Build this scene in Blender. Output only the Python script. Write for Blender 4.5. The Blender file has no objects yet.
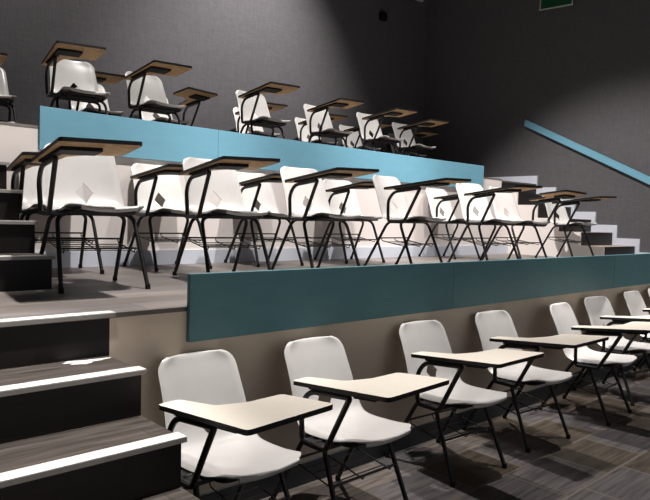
import bpy, bmesh, math, random
from mathutils import Vector, Matrix
random.seed(4)
scene = bpy.context.scene
C = scene.collection
D = 1.391            # camera height above the lowest floor
Z2, Z3 = 0.985, 1.970  # floor heights of the two upper tiers
Y1, Y2, Y3 = 2.437, 4.573, 6.85
XL, XR = -0.5, 8.52
TOP = 6.6

# ------------------------------------------------------------------ materials
def mat(name, col, rough=0.5, spec=0.5, build=None, metal=0.0):
    m = bpy.data.materials.new(name); m.use_nodes = True
    nt = m.node_tree; b = nt.nodes['Principled BSDF']
    b.inputs['Base Color'].default_value = (*col, 1)
    b.inputs['Roughness'].default_value = rough
    b.inputs['Specular IOR Level'].default_value = spec
    b.inputs['Metallic'].default_value = metal
    if build: build(nt, b)
    return m
def N(nt, t, **k):
    n = nt.nodes.new(t)
    for a, v in k.items():
        if a.startswith('i_'): n.inputs[a[2:].replace('_', ' ')].default_value = v
        else: setattr(n, a, v)
    return n
def coords(nt, scale=(1,1,1), obj=True):
    tc = N(nt, 'ShaderNodeTexCoord'); mp = N(nt, 'ShaderNodeMapping')
    mp.inputs['Scale'].default_value = scale
    nt.links.new(tc.outputs['Object'], mp.inputs['Vector'])
    return mp.outputs['Vector']
def mixcol(nt, fac, a, b, blend='MIX'):
    mx = N(nt, 'ShaderNodeMix', data_type='RGBA', blend_type=blend)
    for key, v in ((0, fac), (6, a), (7, b)):
        if isinstance(v, (int, float)): mx.inputs[key].default_value = v
        elif isinstance(v, tuple): mx.inputs[key].default_value = (*v, 1)
        else: nt.links.new(v, mx.inputs[key])
    return mx.outputs[2]
def speckle(c1, c2, scale, bump=0.0, stretch=(1,1,1), detail=4):
    def f(nt, b):
        v = coords(nt, stretch)
        n = N(nt, 'ShaderNodeTexNoise'); n.inputs['Scale'].default_value = scale; n.inputs['Detail'].default_value = detail
        nt.links.new(v, n.inputs['Vector'])
        r = N(nt, 'ShaderNodeMapRange'); r.inputs[1].default_value = .3; r.inputs[2].default_value = .7
        nt.links.new(n.outputs['Fac'], r.inputs[0])
        nt.links.new(mixcol(nt, r.outputs[0], c1, c2), b.inputs['Base Color'])
        if bump:
            bp = N(nt, 'ShaderNodeBump'); bp.inputs['Strength'].default_value = bump; bp.inputs['Distance'].default_value = .002
            nt.links.new(n.outputs['Fac'], bp.inputs['Height']); nt.links.new(bp.outputs[0], b.inputs['Normal'])
    return f
def weave(c1, c2):
    # woven acoustic cloth: fine crossed streaks
    def f(nt, b):
        out = []
        for st in ((9, 9, 130), (130, 130, 9)):
            v = coords(nt, st); n = N(nt, 'ShaderNodeTexNoise'); n.inputs['Scale'].default_value = 1.0; n.inputs['Detail'].default_value = 5
            nt.links.new(v, n.inputs['Vector']); out.append(n.outputs['Fac'])
        ad = N(nt, 'ShaderNodeMath', operation='ADD'); nt.links.new(out[0], ad.inputs[0]); nt.links.new(out[1], ad.inputs[1])
        r = N(nt, 'ShaderNodeMapRange'); r.inputs[1].default_value = .72; r.inputs[2].default_value = 1.28
        nt.links.new(ad.outputs[0], r.inputs[0])
        nt.links.new(mixcol(nt, r.outputs[0], c1, c2), b.inputs['Base Color'])
        bp = N(nt, 'ShaderNodeBump'); bp.inputs['Strength'].default_value = .25; bp.inputs['Distance'].default_value = .003
        nt.links.new(ad.outputs[0], bp.inputs['Height']); nt.links.new(bp.outputs[0], b.inputs['Normal'])
    return f
def planks(cols, bw, rh, joint, off=(0, 0), grain=1.0, mortar=.006):
    def f(nt, b):
        tc = N(nt, 'ShaderNodeTexCoord'); mp = N(nt, 'ShaderNodeMapping')
        mp.inputs['Location'].default_value = (off[0], off[1], 0)
        nt.links.new(tc.outputs['Object'], mp.inputs['Vector']); v = mp.outputs['Vector']
        br = N(nt, 'ShaderNodeTexBrick'); br.offset = .37; br.squash = 1
        br.inputs['Scale'].default_value = 1; br.inputs['Brick Width'].default_value = bw; br.inputs['Row Height'].default_value = rh
        br.inputs['Mortar Size'].default_value = mortar; br.inputs['Mortar Smooth'].default_value = .3
        br.inputs['Color1'].default_value = (0, 0, 0, 1); br.inputs['Color2'].default_value = (1, 1, 1, 1)
        nt.links.new(v, br.inputs['Vector'])
        rp = N(nt, 'ShaderNodeValToRGB'); rp.color_ramp.interpolation = 'CONSTANT'
        e = rp.color_ramp.elements
        while len(e) < len(cols): e.new(.5)
        for i, c in enumerate(cols): e[i].position = i / len(cols); e[i].color = (*c, 1)
        nt.links.new(br.outputs['Color'], rp.inputs['Fac'])
        g = N(nt, 'ShaderNodeTexNoise'); g.inputs['Scale'].default_value = 1; g.inputs['Detail'].default_value = 6; g.inputs['Distortion'].default_value = .6
        mp2 = N(nt, 'ShaderNodeMapping'); mp2.inputs['Scale'].default_value = (3, 45, 45)
        nt.links.new(tc.outputs['Object'], mp2.inputs['Vector']); nt.links.new(mp2.outputs['Vector'], g.inputs['Vector'])
        r = N(nt, 'ShaderNodeMapRange'); r.inputs[1].default_value = .3; r.inputs[2].default_value = .7
        r.inputs[3].default_value = 1 - .42 * grain; r.inputs[4].default_value = 1 + .3 * grain
        nt.links.new(g.outputs['Fac'], r.inputs[0])
        vm = N(nt, 'ShaderNodeVectorMath', operation='SCALE')
        nt.links.new(rp.outputs['Color'], vm.inputs[0]); nt.links.new(r.outputs[0], vm.inputs['Scale'])
        nt.links.new(mixcol(nt, br.outputs['Fac'], vm.outputs[0], joint), b.inputs['Base Color'])
        rr = N(nt, 'ShaderNodeMapRange'); rr.inputs[3].default_value = .38; rr.inputs[4].default_value = .6
        nt.links.new(g.outputs['Fac'], rr.inputs[0]); nt.links.new(rr.outputs[0], b.inputs['Roughness'])
    return f

M = {}
M['plastic'] = mat('moulded_plastic', (.58, .56, .54), .27, .5, speckle((.565, .548, .53), (.6, .583, .565), 9))
M['laminate'] = mat('cream_laminate', (.86, .79, .685), .35, .4, speckle((.84, .77, .665), (.88, .81, .705), 40))
M['board'] = mat('raw_board', (.42, .29, .18), .7, .2, speckle((.37, .235, .11), (.54, .36, .19), 30))
M['edge'] = mat('black_edging', (.008, .008, .008), .45, .35)
M['steel'] = mat('black_steel', (.007, .007, .0075), .42, .45)
M['wire'] = mat('dark_wire', (.02, .02, .021), .3, .6)
M['rubber'] = mat('rubber', (.01, .01, .01), .7, .2)
M['cloth_wall'] = mat('grey_acoustic_cloth', (.1, .098, .104), .9, .1, weave((.092, .088, .094), (.122, .118, .126)))
M['taupe'] = mat('taupe_paint', (.78, .66, .525), .6, .3, speckle((.765, .647, .514), (.795, .673, .536), 3))
M['white_wall'] = mat('white_paint', (.78, .72, .69), .6, .3, speckle((.765, .705, .675), (.795, .735, .705), 3))
M['pale_blue'] = mat('pale_blue_white_paint', (.60, .63, .71), .5, .35, speckle((.585, .615, .695), (.62, .65, .73), 5))
M['dark_base'] = mat('charcoal_vinyl', (.035, .04, .045), .45, .4, speckle((.03, .034, .038), (.042, .047, .053), 8))
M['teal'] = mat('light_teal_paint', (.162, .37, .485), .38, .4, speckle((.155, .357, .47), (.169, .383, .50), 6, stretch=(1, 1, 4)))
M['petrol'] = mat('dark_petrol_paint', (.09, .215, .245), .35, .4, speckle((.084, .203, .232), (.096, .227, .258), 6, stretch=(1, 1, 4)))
M['floor'] = mat('mixed_plank_vinyl', (.1, .09, .085), .45, .4, planks([(.062, .046, .032), (.098, .088, .088), (.07, .053, .038), (.115, .096, .084), (.052, .039, .028), (.088, .078, .078)], .47, .36, (.135, .113, .094), (.02, -.02), 1.3, .008))
M['floor_grey'] = mat('grey_brown_plank', (.16, .14, .13), .45, .4, planks([(.165, .142, .13), (.135, .115, .105), (.19, .165, .15), (.15, .135, .13)], .9, .18, (.07, .06, .055), (.2, .05), .7, .003))
M['stair_wood'] = mat('stair_tread_wood', (.12, .10, .09), .5, .35, planks([(.055, .046, .040), (.065, .054, .047)], 1.6, .4, (.03, .025, .02), (0, 0), 1.3, .002))
M['riser'] = mat('dark_riser_wood', (.016, .013, .012), .5, .3, planks([(.010, .0085, .008), (.013, .0105, .0095)], .22, .5, (.008, .007, .006), (0, 0), .6, .002))
M['nosing'] = mat('white_nosing', (.62, .60, .57), .45, .4, speckle((.56, .54, .51), (.66, .64, .61), 18))
M['nosing_lip'] = mat('nosing_lip', (.30, .285, .265), .5, .3)
M['green'] = mat('sign_green', (.008, .075, .03), .4, .4)
M['sign_frame'] = mat('sign_frame_white', (.6, .6, .57), .4, .4)
M['tan_tread'] = mat('tan_tread', (.30, .24, .19), .5, .3, speckle((.27, .215, .17), (.33, .265, .21), 12))
M['ceiling'] = mat('dark_ceiling', (.03, .03, .03), .9, .1)
M['fixture'] = mat('grey_fixture', (.4, .4, .4), .4, .4)
M['dark_box'] = mat('dark_box', (.006, .006, .007), .5, .3)

# ------------------------------------------------------------------ mesh helpers
def link(name, me, parent=None, mats=()):
    o = bpy.data.objects.new(name, me); C.objects.link(o)
    for m in mats:
        if m.name not in [x.name for x in me.materials if x]: me.materials.append(m)
    if parent: o.parent = parent
    return o
def mesh_obj(name, bm, mats, parent=None, smooth=False, angle=35):
    bmesh.ops.recalc_face_normals(bm, faces=bm.faces)
    me = bpy.data.meshes.new(name); bm.to_mesh(me); bm.free()
    if smooth:
        me.polygons.foreach_set('use_smooth', [True] * len(me.polygons))
        try: me.set_sharp_from_angle(angle=math.radians(angle))
        except Exception: pass
    if not isinstance(mats, (list, tuple)): mats = [mats]
    return link(name, me, parent, mats)
def box(bm, x0, x1, y0, y1, z0, z1, bev=0.0, mi=0):
    vs = [bm.verts.new((x, y, z)) for x in (x0, x1) for y in (y0, y1) for z in (z0, z1)]
    idx = [(0,1,3,2), (4,6,7,5), (0,4,5,1), (2,3,7,6), (0,2,6,4), (1,5,7,3)]
    fs = [bm.faces.new([vs[i] for i in f]) for f in idx]
    for f in fs: f.material_index = mi
    if bev:
        es = list({e for f in fs for e in f.edges})
        bmesh.ops.bevel(bm, geom=es, offset=bev, segments=2, affect='EDGES', profile=.5)
    return fs
def prism(bm, pts, axis, a, b, mi=0):
    """extrude a 2D outline along an axis; axis 'x': pts are (y,z); 'z': pts are (x,y)"""
    def P(p, t): return (t, p[0], p[1]) if axis == 'x' else ((p[0], t, p[1]) if axis == 'y' else (p[0], p[1], t))
    va = [bm.verts.new(P(p, a)) for p in pts]; vb = [bm.verts.new(P(p, b)) for p in pts]
    n = len(pts); fs = [bm.faces.new(va), bm.faces.new(vb[::-1])]
    for i in range(n): fs.append(bm.faces.new((va[i], va[(i+1) % n], vb[(i+1) % n], vb[i])))
    for f in fs: f.material_index = mi
    return fs
def fillet(pts, r, closed=False, seg=5):
    pts = [Vector(p) for p in pts]; out = []; n = len(pts)
    for i, p in enumerate(pts):
        if not closed and i in (0, n-1): out.append(p); continue
        a, b = pts[i-1], pts[(i+1) % n]
        da, db = (a-p), (b-p)
        rr = min(r[i] if isinstance(r, (list, tuple)) else r, da.length*.45, db.length*.45)
        s, e = p + da.normalized()*rr, p + db.normalized()*rr
        for k in range(seg+1):
            t = k/seg; out.append(s*(1-t)**2 + p*2*t*(1-t) + e*t*t)
    return out
def tube(bm, pts, r, seg=8, closed=False):
    pts = [Vector(p) for p in pts]; n = len(pts); rings = []
    T0 = (pts[1]-pts[0]).normalized(); up = Vector((0,0,1)) if abs(T0.z) < .9 else Vector((1,0,0))
    nrm = T0.cross(up).normalized()
    for i, p in enumerate(pts):
        if closed: t = (pts[(i+1) % n] - pts[i-1]).normalized()
        else: t = (pts[min(i+1, n-1)] - pts[max(i-1, 0)]).normalized()
        nrm = (nrm - t*nrm.dot(t)).normalized(); bn = t.cross(nrm)
        rings.append([bm.verts.new(p + (nrm*math.cos(a) + bn*math.sin(a))*r) for a in [2*math.pi*k/seg for k in range(seg)]])
    m = n if closed else n-1
    for i in range(m):
        A, B = rings[i], rings[(i+1) % n]
        for k in range(seg): bm.faces.new((A[k], A[(k+1) % seg], B[(k+1) % seg], B[k]))
    if not closed: bm.faces.new(rings[0][::-1]); bm.faces.new(rings[-1])
def tag(o, label, cat, group=None):
    o['label'] = label; o['category'] = cat
    if group: o['group'] = group
    return o
def thing(name, label, cat, loc=(0,0,0), rz=0, group=None):
    o = bpy.data.objects.new(name, None); C.objects.link(o); o.empty_display_size = .1
    o.location = loc; o.rotation_euler = (0, 0, rz)
    return tag(o, label, cat, group)
def struct(name, bm, mats, **k):
    o = mesh_obj(name, bm, mats, **k); o['kind'] = 'structure'; return o
def sbox(name, m, *a, bev=0.0):
    bm = bmesh.new(); box(bm, *a, bev=bev); return struct(name, bm, m)

# ------------------------------------------------------------------ room shell
sbox('floor', M['floor'], XL, XR, -4.5, Y1, -.12, 0)
sbox('wall_lower_tier', M['taupe'], 1.085, XR, Y1, Y1+.12, 0, Z2-.02)
bm = bmesh.new(); box(bm, XL, 1.085, Y1+.0, Y1+.12, 0, Z2-.02); struct('wall_lower_stair', bm, M['riser'])
sbox('baseboard_lower', M['dark_base'], 1.14, XR, Y1-.012, Y1, 0, .115)
sbox('floor_middle', M['floor_grey'], XL, XR, Y1-.002, Y2, Z2-.02, Z2)
bm = bmesh.new(); box(bm, XL, 7.36, Y2, Y2+.12, Z2, Z3-.02); box(bm, 7.36, 7.59, Y2, Y2+.12, Z2, Z3-.168); struct('wall_upper_tier', bm, M['white_wall'])
sbox('baseboard_upper', M['pale_blue'], 1.19, 7.585, Y2-.012, Y2, Z2, Z2+.115)
bm = bmesh.new(); box(bm, XL, 7.36, Y2-.002, Y3, Z3-.02, Z3); box(bm, 7.36, XR, 4.70, Y3, Z3-.02, Z3); struct('floor_upper', bm, M['floor_grey'])
sbox('wall_upper_stair', M['riser'], 7.362, XR, 4.70, 4.80, Z2, Z3-.02)
sbox('wall_back', M['cloth_wall'], XL-.1, XR+.1, Y3, Y3+.12, 0, TOP)
sbox('wall_right', M['cloth_wall'], XR, XR+.12, -4.5, Y3, -.12, TOP)
sbox('wall_left', M['cloth_wall'], XL-.12, XL, -4.5, Y3, -.12, TOP)
sbox('ceiling', M['ceiling'], XL-.12, XR+.12, -4.5, Y3+.12, TOP, TOP+.1)

# stepped white skirting on the right wall, following the right stairs
bm = bmesh.new(); ol = []
ys = [3.226 + .294*i for i in range(-1, 6)]; zs = [D - .155 + .171*i for i in range(-1, 6)]
ol = [(2.60, Z2), (2.60, zs[0]-.10), (ys[0], zs[0]-.10)]
for i in range(len(ys)):
    ol.append((ys[i], zs[i]))
    ol.append((ys[i+1] if i+1 < len(ys) else Y3, zs[i]))
ol += [(Y3, Z3), (4.746, Z3), (4.746, Z2)]
prism(bm, ol, 'x', XR-.03, XR)
struct('baseboard_right', bm, M['pale_blue'])

# ------------------------------------------------------------------ stairs
def nosing_strip(parent, x0, x1, y, z, w=.06, h=.015, over=.016):
    bm = bmesh.new()
    box(bm, x0, x1, y-over, y-over+w, z, z+.004)
    for f in box(bm, x0, x1, y-over, y-.001, z-h, z): f.material_index = 1
    return mesh_obj('nosing', bm, [M['nosing'], M['nosing_lip']], parent)
def staircase(label, x0, x1, steps, yback, rise, tread, nosing=True, floor_z=0.0):
    t = thing('staircase', label, 'stairs', ((x0+x1)/2, steps[0][0], floor_z))
    off = Matrix.Translation(-t.location)
    zprev = floor_z
    for (y, z) in steps:
        bm = bmesh.new()
        fs = box(bm, x0, x1, y, yback, zprev, z)
        for f in fs:
            f.normal_update()
        bmesh.ops.recalc_face_normals(bm, faces=bm.faces)
        for f in bm.faces:
            f.material_index = 1 if f.normal.z > .5 else 0
        s = mesh_obj('step', bm, [rise, tread], t)
        s.matrix_parent_inverse = off
        if nosing:
            n = nosing_strip(s, x0, x1+.012, y, z)
        zprev = z
    return t
lower = [(Y1-.294*k, Z2-.171*k) for k in range(5, 0, -1)]
st1 = staircase('dark wooden stairs with white nosings at the left of the lowest row', XL+.003, 1.078, lower, Y1-.001, M['riser'], M['stair_wood'])
# the top nosing lies on the edge of the middle floor
topn = nosing_strip(None, XL, 1.103, Y1, Z2)
topn.name = 'stair_nosing'; tag(topn, 'white nosing strip on middle floor edge, topmost of the lower stairs', 'stair nosing')
bm = bmesh.new(); n = 22; ring = []
for k in range(n):
    a = 2*math.pi*k/n; rr = 1 + .35*math.sin(3*a+1) + .2*math.sin(7*a) + .1*random.random()
    ring.append((.965 + .075*rr*math.cos(a), Y1 - .055 + .028*rr*math.sin(a)))
prism(bm, ring, 'z', Z2-.1705, Z2-.1695)
st_steps = [c for c in st1.children]
sm = mesh_obj('plaster_smear', bm, M['nosing'], st_steps[-1]); sm['label'] = 'white plaster smear on the tread'
mid = [(3.34, Z2+.171), (3.60, Z2+.342), (3.86, Z2+.513), (4.10, Z2+.684), (4.34, Z2+.855)]
st2 = staircase('dark stairs climbing from middle to top tier at the left edge', XL+.003, 1.175, mid, Y2-.014, M['riser'], M['stair_wood'], floor_z=Z2)
rs = [(3.28 + .294*k, Z2 + .155 + .166*k) for k in range(5)]
st3 = staircase('dark riser stairs with tan treads beside the grey right wall', 7.59, XR-.031, rs, 4.698, M['riser'], M['tan_tread'], nosing=False, floor_z=Z2)
bm = bmesh.new(); ol = [(3.28, Z2)]; 
for i, (y, z) in enumerate(rs):
    ol.append((y, z)); ol.append((rs[i+1][0] if i+1 < len(rs) else 4.698, z))
ol.append((4.698, Z2))
prism(bm, ol, 'x', 7.565, 7.589)
sp = mesh_obj('side_panel', bm, M['white_wall'], st3); sp.matrix_parent_inverse = Matrix.Translation(-st3.location)
sp['label'] = 'white painted side panel'

# ------------------------------------------------------------------ teal fascia panels
def fascia(label, x0, x1, y, z0, z1, seams, paint):
    t = thing('fascia_panel', label, 'panel', ((x0+x1)/2, y, z0))
    xs = [x0] + seams + [x1]
    for a, b in zip(xs, xs[1:]):
        bm = bmesh.new(); box(bm, a+.0008, b-.0008, y-.028, y-.001, z0, z1, bev=.002)
        o = mesh_obj('board', bm, paint, t); o.matrix_parent_inverse = Matrix.Translation(-t.location)
    return t
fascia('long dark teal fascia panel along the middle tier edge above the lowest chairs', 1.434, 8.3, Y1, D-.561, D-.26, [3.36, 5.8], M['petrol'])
fascia('long bright teal fascia panel along the top tier edge', 1.512, 6.897, Y2, D+.415, D+.712, [2.95, 5.4], M['teal'])

# ------------------------------------------------------------------ handrail, sign, small fixtures
t = thing('handrail', 'sloping teal handrail on the grey right wall above the stairs', 'handrail', (XR-.05, 4.0, D+1.02))
off = Matrix.Translation(-t.location)
def railz(y): return D + 1.523 - .50*(4.906 - y)
bm = bmesh.new()
prism(bm, [(4.91, railz(4.91)), (2.0, railz(2.0)), (2.0, railz(2.0)-.1), (4.925, railz(4.925)-.1)], 'x', XR-.062, XR-.016)
bmesh.ops.bevel(bm, geom=list(bm.edges), offset=.004, segments=2, affect='EDGES')
o = mesh_obj('rail', bm, M['teal'], t); o.matrix_parent_inverse = off
for y in (2.3, 3.2, 4.1, 4.75):
    bm = bmesh.new(); zc = railz(y) - .05
    box(bm, XR-.0162, XR, y-.03, y+.03, zc-.03, zc+.03, bev=.003)
    o = mesh_obj('wall_bracket', bm, M['steel'], t); o.matrix_parent_inverse = off
t = thing('exit_sign', 'green sign with white border high on the dark right wall', 'sign', (XR, 4.525, D+3.05))
bm = bmesh.new(); box(bm, -.035, -.004, -.25, .25, 0, .25, bev=.002); o = mesh_obj('sign_panel', bm, M['green'], t)
bm = bmesh.new()
for a in ((-.25, .25, 0, .018), (-.25, .25, .232, .25), (-.25, -.235, .018, .232), (.235, .25, .018, .232)):
    box(bm, -.041, -.0345, *a)
o = mesh_obj('border', bm, M['sign_frame'], t)
bm = bmesh.new(); box(bm, -.004, 0, -.2, .2, .04, .21); mesh_obj('backplate', bm, M['steel'], t)
t.rotation_euler = (math.radians(3), 0, 0)
t = thing('wall_box', 'small black box mounted high on the grey back wall', 'box', (7.40, Y3, D+3.10))
bm = bmesh.new(); box(bm, -.065, .065, -.07, -.001, 0, .13, bev=.012); mesh_obj('case', bm, M['dark_box'], t, smooth=True)
bm = bmesh.new(); box(bm, -.05, .05, -.076, -.069, .015, .115, bev=.003); mesh_obj('front_grille', bm, M['edge'], t)
t = thing('dome_fixture', 'pale grey rounded fixture high on back wall at the top edge', 'fixture', (8.15, Y3, D+3.6))
bm = bmesh.new(); bmesh.ops.create_uvsphere(bm, u_segments=20, v_segments=12, radius=.11)
for v in bm.verts: v.co = Vector((v.co.x, v.co.y*.8-.12, v.co.z*.75+.05))
mesh_obj('dome', bm, M['fixture'], t, smooth=True, angle=80)
bm = bmesh.new(); box(bm, -.09, .2, -.06, -.001, .02, .16, bev=.01); mesh_obj('mount', bm, M['fixture'], t)

# ------------------------------------------------------------------ the tablet-arm chair
def catmull(pts, n):
    out = []; m = len(pts)-1
    for i in range(n+1):
        s = i/n*m; k = min(int(s), m-1); f = s-k
        p0, p1, p2, p3 = pts[max(k-1,0)], pts[k], pts[k+1], pts[min(k+2,m)]
        out.append(tuple(.5*((2*b)+(-a+c)*f+(2*a-5*b+4*c-d)*f*f+(-a+3*b-3*c+d)*f**3) for a,b,c,d in zip(p0,p1,p2,p3)))
    return out
def make_shell():
    # stations: y, z, half width, back-ness
    prof = [(-.180,.412,.192,0),(-.186,.422,.194,0),(-.180,.432,.196,0),(-.12,.437,.199,0),(-.02,.430,.203,0),(.07,.425,.208,0),(.14,.428,.211,.05),
            (.19,.446,.211,.25),(.222,.485,.208,.55),(.247,.535,.204,.8),(.275,.60,.2,1),(.311,.68,.196,1),(.342,.742,.195,1),(.358,.773,.193,1),(.370,.781,.191,1),(.381,.773,.189,1)]
    st = catmull(prof, 60)
    L = [0]
    for a, b in zip(st, st[1:]): L.append(L[-1] + math.hypot(b[0]-a[0], b[1]-a[1]))
    tot = L[-1]; NU = 28; bm = bmesh.new(); rows = []
    for (y, z, hw, bk), l in zip(st, L):
        bk = max(0, min(1, bk))
        r = .07
        d0 = max(0, r+.025-l); d1 = max(0, r+.02-(tot-l))
        for d in (d0, d1):
            if d > 0: dd = min(d, r); hw -= r - math.sqrt(max(0, r*r-dd*dd*.92))
        row = []
        for i in range(NU+1):
            u = -1 + 2*i/NU; u = math.copysign(abs(u)**.9, u)
            a = abs(u)
            yy, zz = y, z
            roll = max(0, a-.82)/.18
            zz -= (1-bk)*(.024*roll**2)*min(1, max(0, (l-.05)/.10)) ; zz += (1-bk)*(.012*a**2 - .006)
            yy -= bk*(.035*a**2.2 - .008); yy += bk*.016*roll**2
            row.append(bm.verts.new((hw*u, yy, zz)))
        rows.append(row)
    for A, B in zip(rows, rows[1:]):
        for i in range(NU): bm.faces.new((A[i], A[i+1], B[i+1], B[i]))
    bmesh.ops.recalc_face_normals(bm, faces=bm.faces)
    me = bpy.data.meshes.new('tmp'); bm.to_mesh(me); bm.free()
    o = bpy.data.objects.new('tmp', me); C.objects.link(o)
    s = o.modifiers.new('s', 'SOLIDIFY'); s.thickness = .006; s.offset = 0
    bm = bmesh.new(); w, h, zc = .048, .060, .508
    prism(bm, [(-w, zc), (0, zc-h), (w, zc), (0, zc+h)], 'y', .12, .40)
    bmesh.ops.recalc_face_normals(bm, faces=bm.faces)
    cm = bpy.data.meshes.new('cut'); bm.to_mesh(cm); bm.free(); c = bpy.data.objects.new('cut', cm); C.objects.link(c)
    b = o.modifiers.new('b', 'BOOLEAN'); b.operation = 'DIFFERENCE'; b.object = c; b.solver = 'EXACT'
    dg = bpy.context.evaluated_depsgraph_get(); dg.update()
    res = bpy.data.meshes.new_from_object(o.evaluated_get(dg)); res.name = 'seat_shell'
    bpy.data.objects.remove(o); bpy.data.objects.remove(c)
    res.materials.clear(); res.materials.append(M['plastic'])
    res.polygons.foreach_set('use_smooth', [True]*len(res.polygons)); res.set_sharp_from_angle(angle=math.radians(50))
    res.polygons.foreach_set('material_index', [0]*len(res.polygons))
    return res
SHELL = make_shell()
aL, aR, yF, tl = -.325, .055, -.467, .598
def tz(x, y): return .728 + (x-aL)*.036 - (y-yF)*(.064/tl)
def tablet_outline():
    P = [(aL, yF), (aR, yF), (aR+.002, -.185)]
    c1 = fillet([(aL, yF, 0), (aR, yF, 0), (aR+.004, -.172, 0), (-.095, -.158, 0), (-.19, -.09, 0), (-.21, yF+tl, 0), (aL+.022, yF+tl, 0)], .022, closed=True, seg=4)
    return [(p.x, p.y) for p in c1]
def make_chair(mirror=False):
    sx = -1 if mirror else 1
    def fin(name, bm, mats, parent, smooth=False, angle=35):
        if mirror:
            for v in bm.verts: v.co.x *= -1
        return mesh_obj(name, bm, mats, parent, smooth, angle)
    root = thing('tablet_chair', 'x', 'chair')
    link('seat_shell', SHELL, root)
    # tabletop: laminate above, raw board below, black edging round the rim
    bm = bmesh.new(); ol = tablet_outline(); th = .019
    top = [bm.verts.new((x, y, tz(x, y))) for x, y in ol]; bot = [bm.verts.new((x, y, tz(x, y)-th)) for x, y in ol]
    f = bm.faces.new(top); f.material_index = 0
    f = bm.faces.new(bot[::-1]); f.material_index = 1
    n = len(ol)
    for i in range(n):
        f = bm.faces.new((top[i], bot[i], bot[(i+1) % n], top[(i+1) % n])); f.material_index = 2
    tab = fin('writing_tablet', bm, [M['laminate'], M['board'], M['edge']], root)
    # black mounting plate below the tablet
    bm = bmesh.new()
    for (x0, x1, y0, y1, h) in ((-.29, -.10, -.36, -.245, .018), (-.29, -.245, -.245, .03, .012)):
        vs = [[bm.verts.new((x, y, tz(x, y)-th-d)) for x, y in ((x0,y0),(x1,y0),(x1,y1),(x0,y1))] for d in (0.0, h)]
        bm.faces.new(vs[0]); bm.faces.new(vs[1][::-1])
        for i in range(4): bm.faces.new((vs[0][i], vs[1][i], vs[1][(i+1)%4], vs[0][(i+1)%4]))
    fin('mounting_plate', bm, M['rubber'], tab)
    # arm loop carrying the tablet
    X = -.270; bm = bmesh.new()
    u = .019 + .026
    loop = [(X, -.205, tz(X, -.205)-u), (X, .045, tz(X, .045)-u), (X, .10, .56), (X+.01, .10, .392), (X+.01, -.055, .392)]
    tube(bm, fillet(loop, [.012, .055, .05, .03, .02], closed=True, seg=6), .0125, 10, closed=True)
    fin('tablet_arm', bm, M['steel'], root, True, 80)
    # seat frame: two cross bars, side rails, bracket to the arm
    bm = bmesh.new()
    for y in (.03, .145): tube(bm, [(-.265 if y < .1 else -.16, y, .395), (.16, y, .395)], .0115, 8)
    for x in (-.11, .11): box(bm, x-.02, x+.02, -.09, .17, .398, .418)
    box(bm, -.272, -.14, -.04, .095, .383, .401)
    tube(bm, fillet([(-.165, .15, .397), (-.165, -.115, .405), (.165, -.115, .405), (.165, .15, .397)], .05), .011, 8)
    box(bm, -.13, .13, -.06, .13, .392, .404)  # black plate added to deepen the shade under the shell
    fin('seat_frame', bm, M['steel'], root)
    for s in (-1, 1):
        for (y0, y1, z1) in ((.03, -.02, .0), (.145, .0, .0)):
            front = y0 < .1
            foot = (s*.222, -.135 if front else .36, .012)
            bm = bmesh.new()
            tube(bm, fillet([(s*.06, y0, .395), (s*.20, y0, .394), (s*.222, foot[1], .012)], .062, seg=7), .0115, 10)
            lg = fin('leg', bm, M['steel'], root, True, 80)
            bm = bmesh.new(); bmesh.ops.create_cone(bm, cap_ends=True, segments=12, radius1=.0145, radius2=.0135, depth=.026, matrix=Matrix.Translation((foot[0], foot[1], .013)))
            fin('rubber_foot', bm, M['rubber'], lg, True)
    # wire book rack between the legs
    bm = bmesh.new()
    def leg_at(front, z):
        f = (.393 - z)/.381
        return (.03 + (-.165)*f) if front else (.145 + .215*f)
    fz, rz = .215, .255
    fy, ry = leg_at(True, fz), leg_at(False, rz)
    xs = .207
    tube(bm, [(-xs, fy, fz), (xs, fy, fz)], .006, 6); tube(bm, [(-xs, ry, rz), (xs, ry, rz)], .006, 6)
    for k in range(1, 5):
        t_ = k/5; tube(bm, [(-.185, fy+(ry-fy)*t_, fz-.022+(rz-fz)*t_), (.185, fy+(ry-fy)*t_, fz-.022+(rz-fz)*t_)], .0028, 5)
    for x in (-.185, 0, .185):
        tube(bm, [(x, fy, fz), (x, fy+.012, fz-.022), (x, ry-.012, rz-.022), (x, ry, rz)], .0038, 5)
    fin('book_rack', bm, M['wire'], root)
    return root
def dup(root):
    r = root.copy(); C.objects.link(r)
    for ch in list(root.children):
        c = ch.copy(); C.objects.link(c); c.parent = r
        for g in list(ch.children):
            d = g.copy(); C.objects.link(d); d.parent = c
    return r
ORD = ['first', 'second', 'third', 'fourth', 'fifth', 'sixth', 'seventh', 'eighth']
GRP = 'tablet arm chairs in tiered rows'
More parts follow.
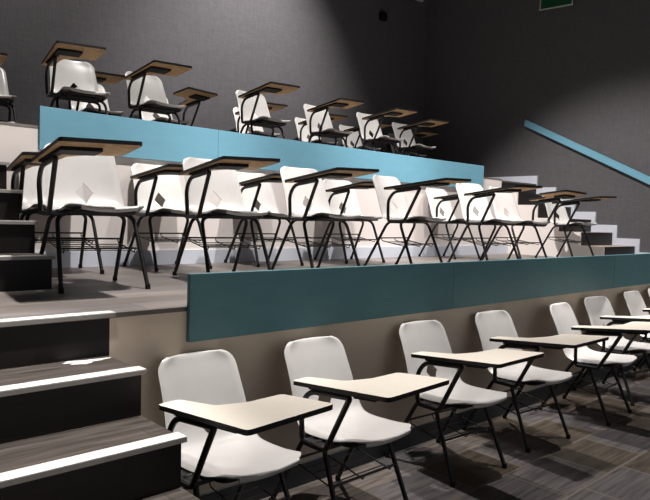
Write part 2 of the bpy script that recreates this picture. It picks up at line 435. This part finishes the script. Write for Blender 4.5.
rows = [
 ('in the lowest row by the taupe wall', 0.0, [(1.46,2.038,1.0), (2.095,1.998,-.5), (2.965,2.031,-4.5), (3.74,2.035,-4.8), (4.638,1.975,4.1), (5.32,2.03,-6.5), (6.13,2.035,.3), (6.70,2.035,-.5)]),
 ('in the front row of the middle tier', Z2, [(1.385,3.265,-4.7), (2.29,3.35,-5.2), (3.103,3.338,-2.6), (4.10,3.325,4.4), (5.163,3.259,-7.5), (5.87,3.35,-5.4), (7.22,3.48,-6)]),
 ('in the rear row of the middle tier', Z2, [(1.525,4.17,-6.0), (2.357,4.18,.4), (3.257,4.179,-2.4), (4.265,4.17,-7.0), (5.88,4.175,-1.3)]),
 ('in the front row of the top tier', Z3, [(2.174,5.481,-5.8), (2.921,5.501,1.3), (4.119,5.4,-.7), (5.126,5.46,-1.5), (5.944,5.376,.2), (6.835,5.565,-1.3)]),
 ('in the rear row of the top tier', Z3, [(1.67,6.33,-4.5), (2.695,6.34,.9), (3.455,6.33,3.8), (4.72,6.33,-1.1), (5.72,6.33,-.8), (6.56,6.33,.7), (7.62,6.33,0)]),
]
proto = make_chair(); lefty = None; used = False
for where, z, ch in rows:
    for i, (x, y, a) in enumerate(ch):
        mir = (where.startswith('in the rear row of the top') and i == 2) or (where.startswith('in the front row of the middle') and i == 5)
        if mir: o = make_chair(True)
        elif not used: o = proto; used = True
        else: o = dup(proto)
        o.location = (x, y, z); o.rotation_euler = (0, 0, math.radians(a))
        if mir: lab = 'white plastic chair with tablet arm on its right, ' + where[3:]
        else: lab = 'white plastic tablet chair, %s from the left %s' % (ORD[i], where)
        tag(o, lab, 'chair', GRP)

# ------------------------------------------------------------------ lights
def spot(name, loc, target, power, angle, blend=.3, size=.05, col=(1, .93, .85)):
    l = bpy.data.lights.new(name, 'SPOT'); l.energy = power; l.spot_size = math.radians(angle); l.spot_blend = blend
    l.shadow_soft_size = size; l.color = col
    o = bpy.data.objects.new(name, l); C.objects.link(o); o.location = loc
    o.rotation_euler = (Vector(target)-Vector(loc)).to_track_quat('-Z', 'Y').to_euler()
    return o
W = (1, .955, .92)
for x, e in ((1.4, 1020), (3.3, 880), (5.4, 880), (7.5, 820)):
    spot('downlight', (x+.6, 2.22, 6.4), (x, 1.8, .4), e, 42, .7, .06, W)
for x, e in ((1.7, 1500), (4.1, 1450), (6.6, 950)):
    spot('tier_spot', (x+.25, 2.46, 6.4), (x, 4.0, 1.5), e, 50, .7, .06, W)
for x, tx, e in ((2.3, 2.2, 380), (4.7, 4.8, 1450)):
    spot('upper_spot', (x, 4.7, 6.4), (tx, 6.8, 3.1), e, 66, 1, .08, W)
for x in (2.6, 6.6):
    spot('top_downlight', (x, 4.6, 6.4), (x-.1, 5.5, 2.4), 330, 40, .8, .06, W)
spot('right_spot', (3.0, 3.3, 6.4), (8.5, 3.4, -1.45), 2000, 54, .5, .08, W)
spot('stair_fill', (-.1, 1.5, 6.4), (.15, 2.0, .9), 2300, 24, .6, .06, W)  # added fill, no known lamp: brightens the lower flight's nosings
spot('stair_fill', (.3, 3.1, 6.4), (.55, 3.9, 1.6), 900, 21, .7, .06, W)  # another added fill, lifts the white strips of the upper left flight
w = bpy.data.worlds.new('World'); scene.world = w; w.use_nodes = True
w.node_tree.nodes['Background'].inputs[0].default_value = (.9, .92, 1, 1)
w.node_tree.nodes['Background'].inputs[1].default_value = .29

# ------------------------------------------------------------------ camera
cam = bpy.data.cameras.new('Camera'); cam.sensor_width = 36; cam.lens = 36*632.23/650
co = bpy.data.objects.new('Camera', cam); C.objects.link(co); scene.camera = co
yw, pt, rl = math.radians(42.768), math.radians(-2.888), math.radians(1.615)
F = Vector((math.sin(yw)*math.cos(pt), math.cos(yw)*math.cos(pt), math.sin(pt)))
R = Vector((math.cos(yw), -math.sin(yw), 0)); U = R.cross(F)
Rr = R*math.cos(rl) + U*math.sin(rl); Ur = U*math.cos(rl) - R*math.sin(rl)
m = Matrix((Rr, Ur, -F)).transposed().to_4x4(); m.translation = (0, 0, D)
co.matrix_world = m
cam.clip_start = .05
vs = scene.view_settings
vs.view_transform = 'Standard'; vs.look = 'None'; vs.gamma = 1; vs.use_curve_mapping = False; vs.exposure = 0
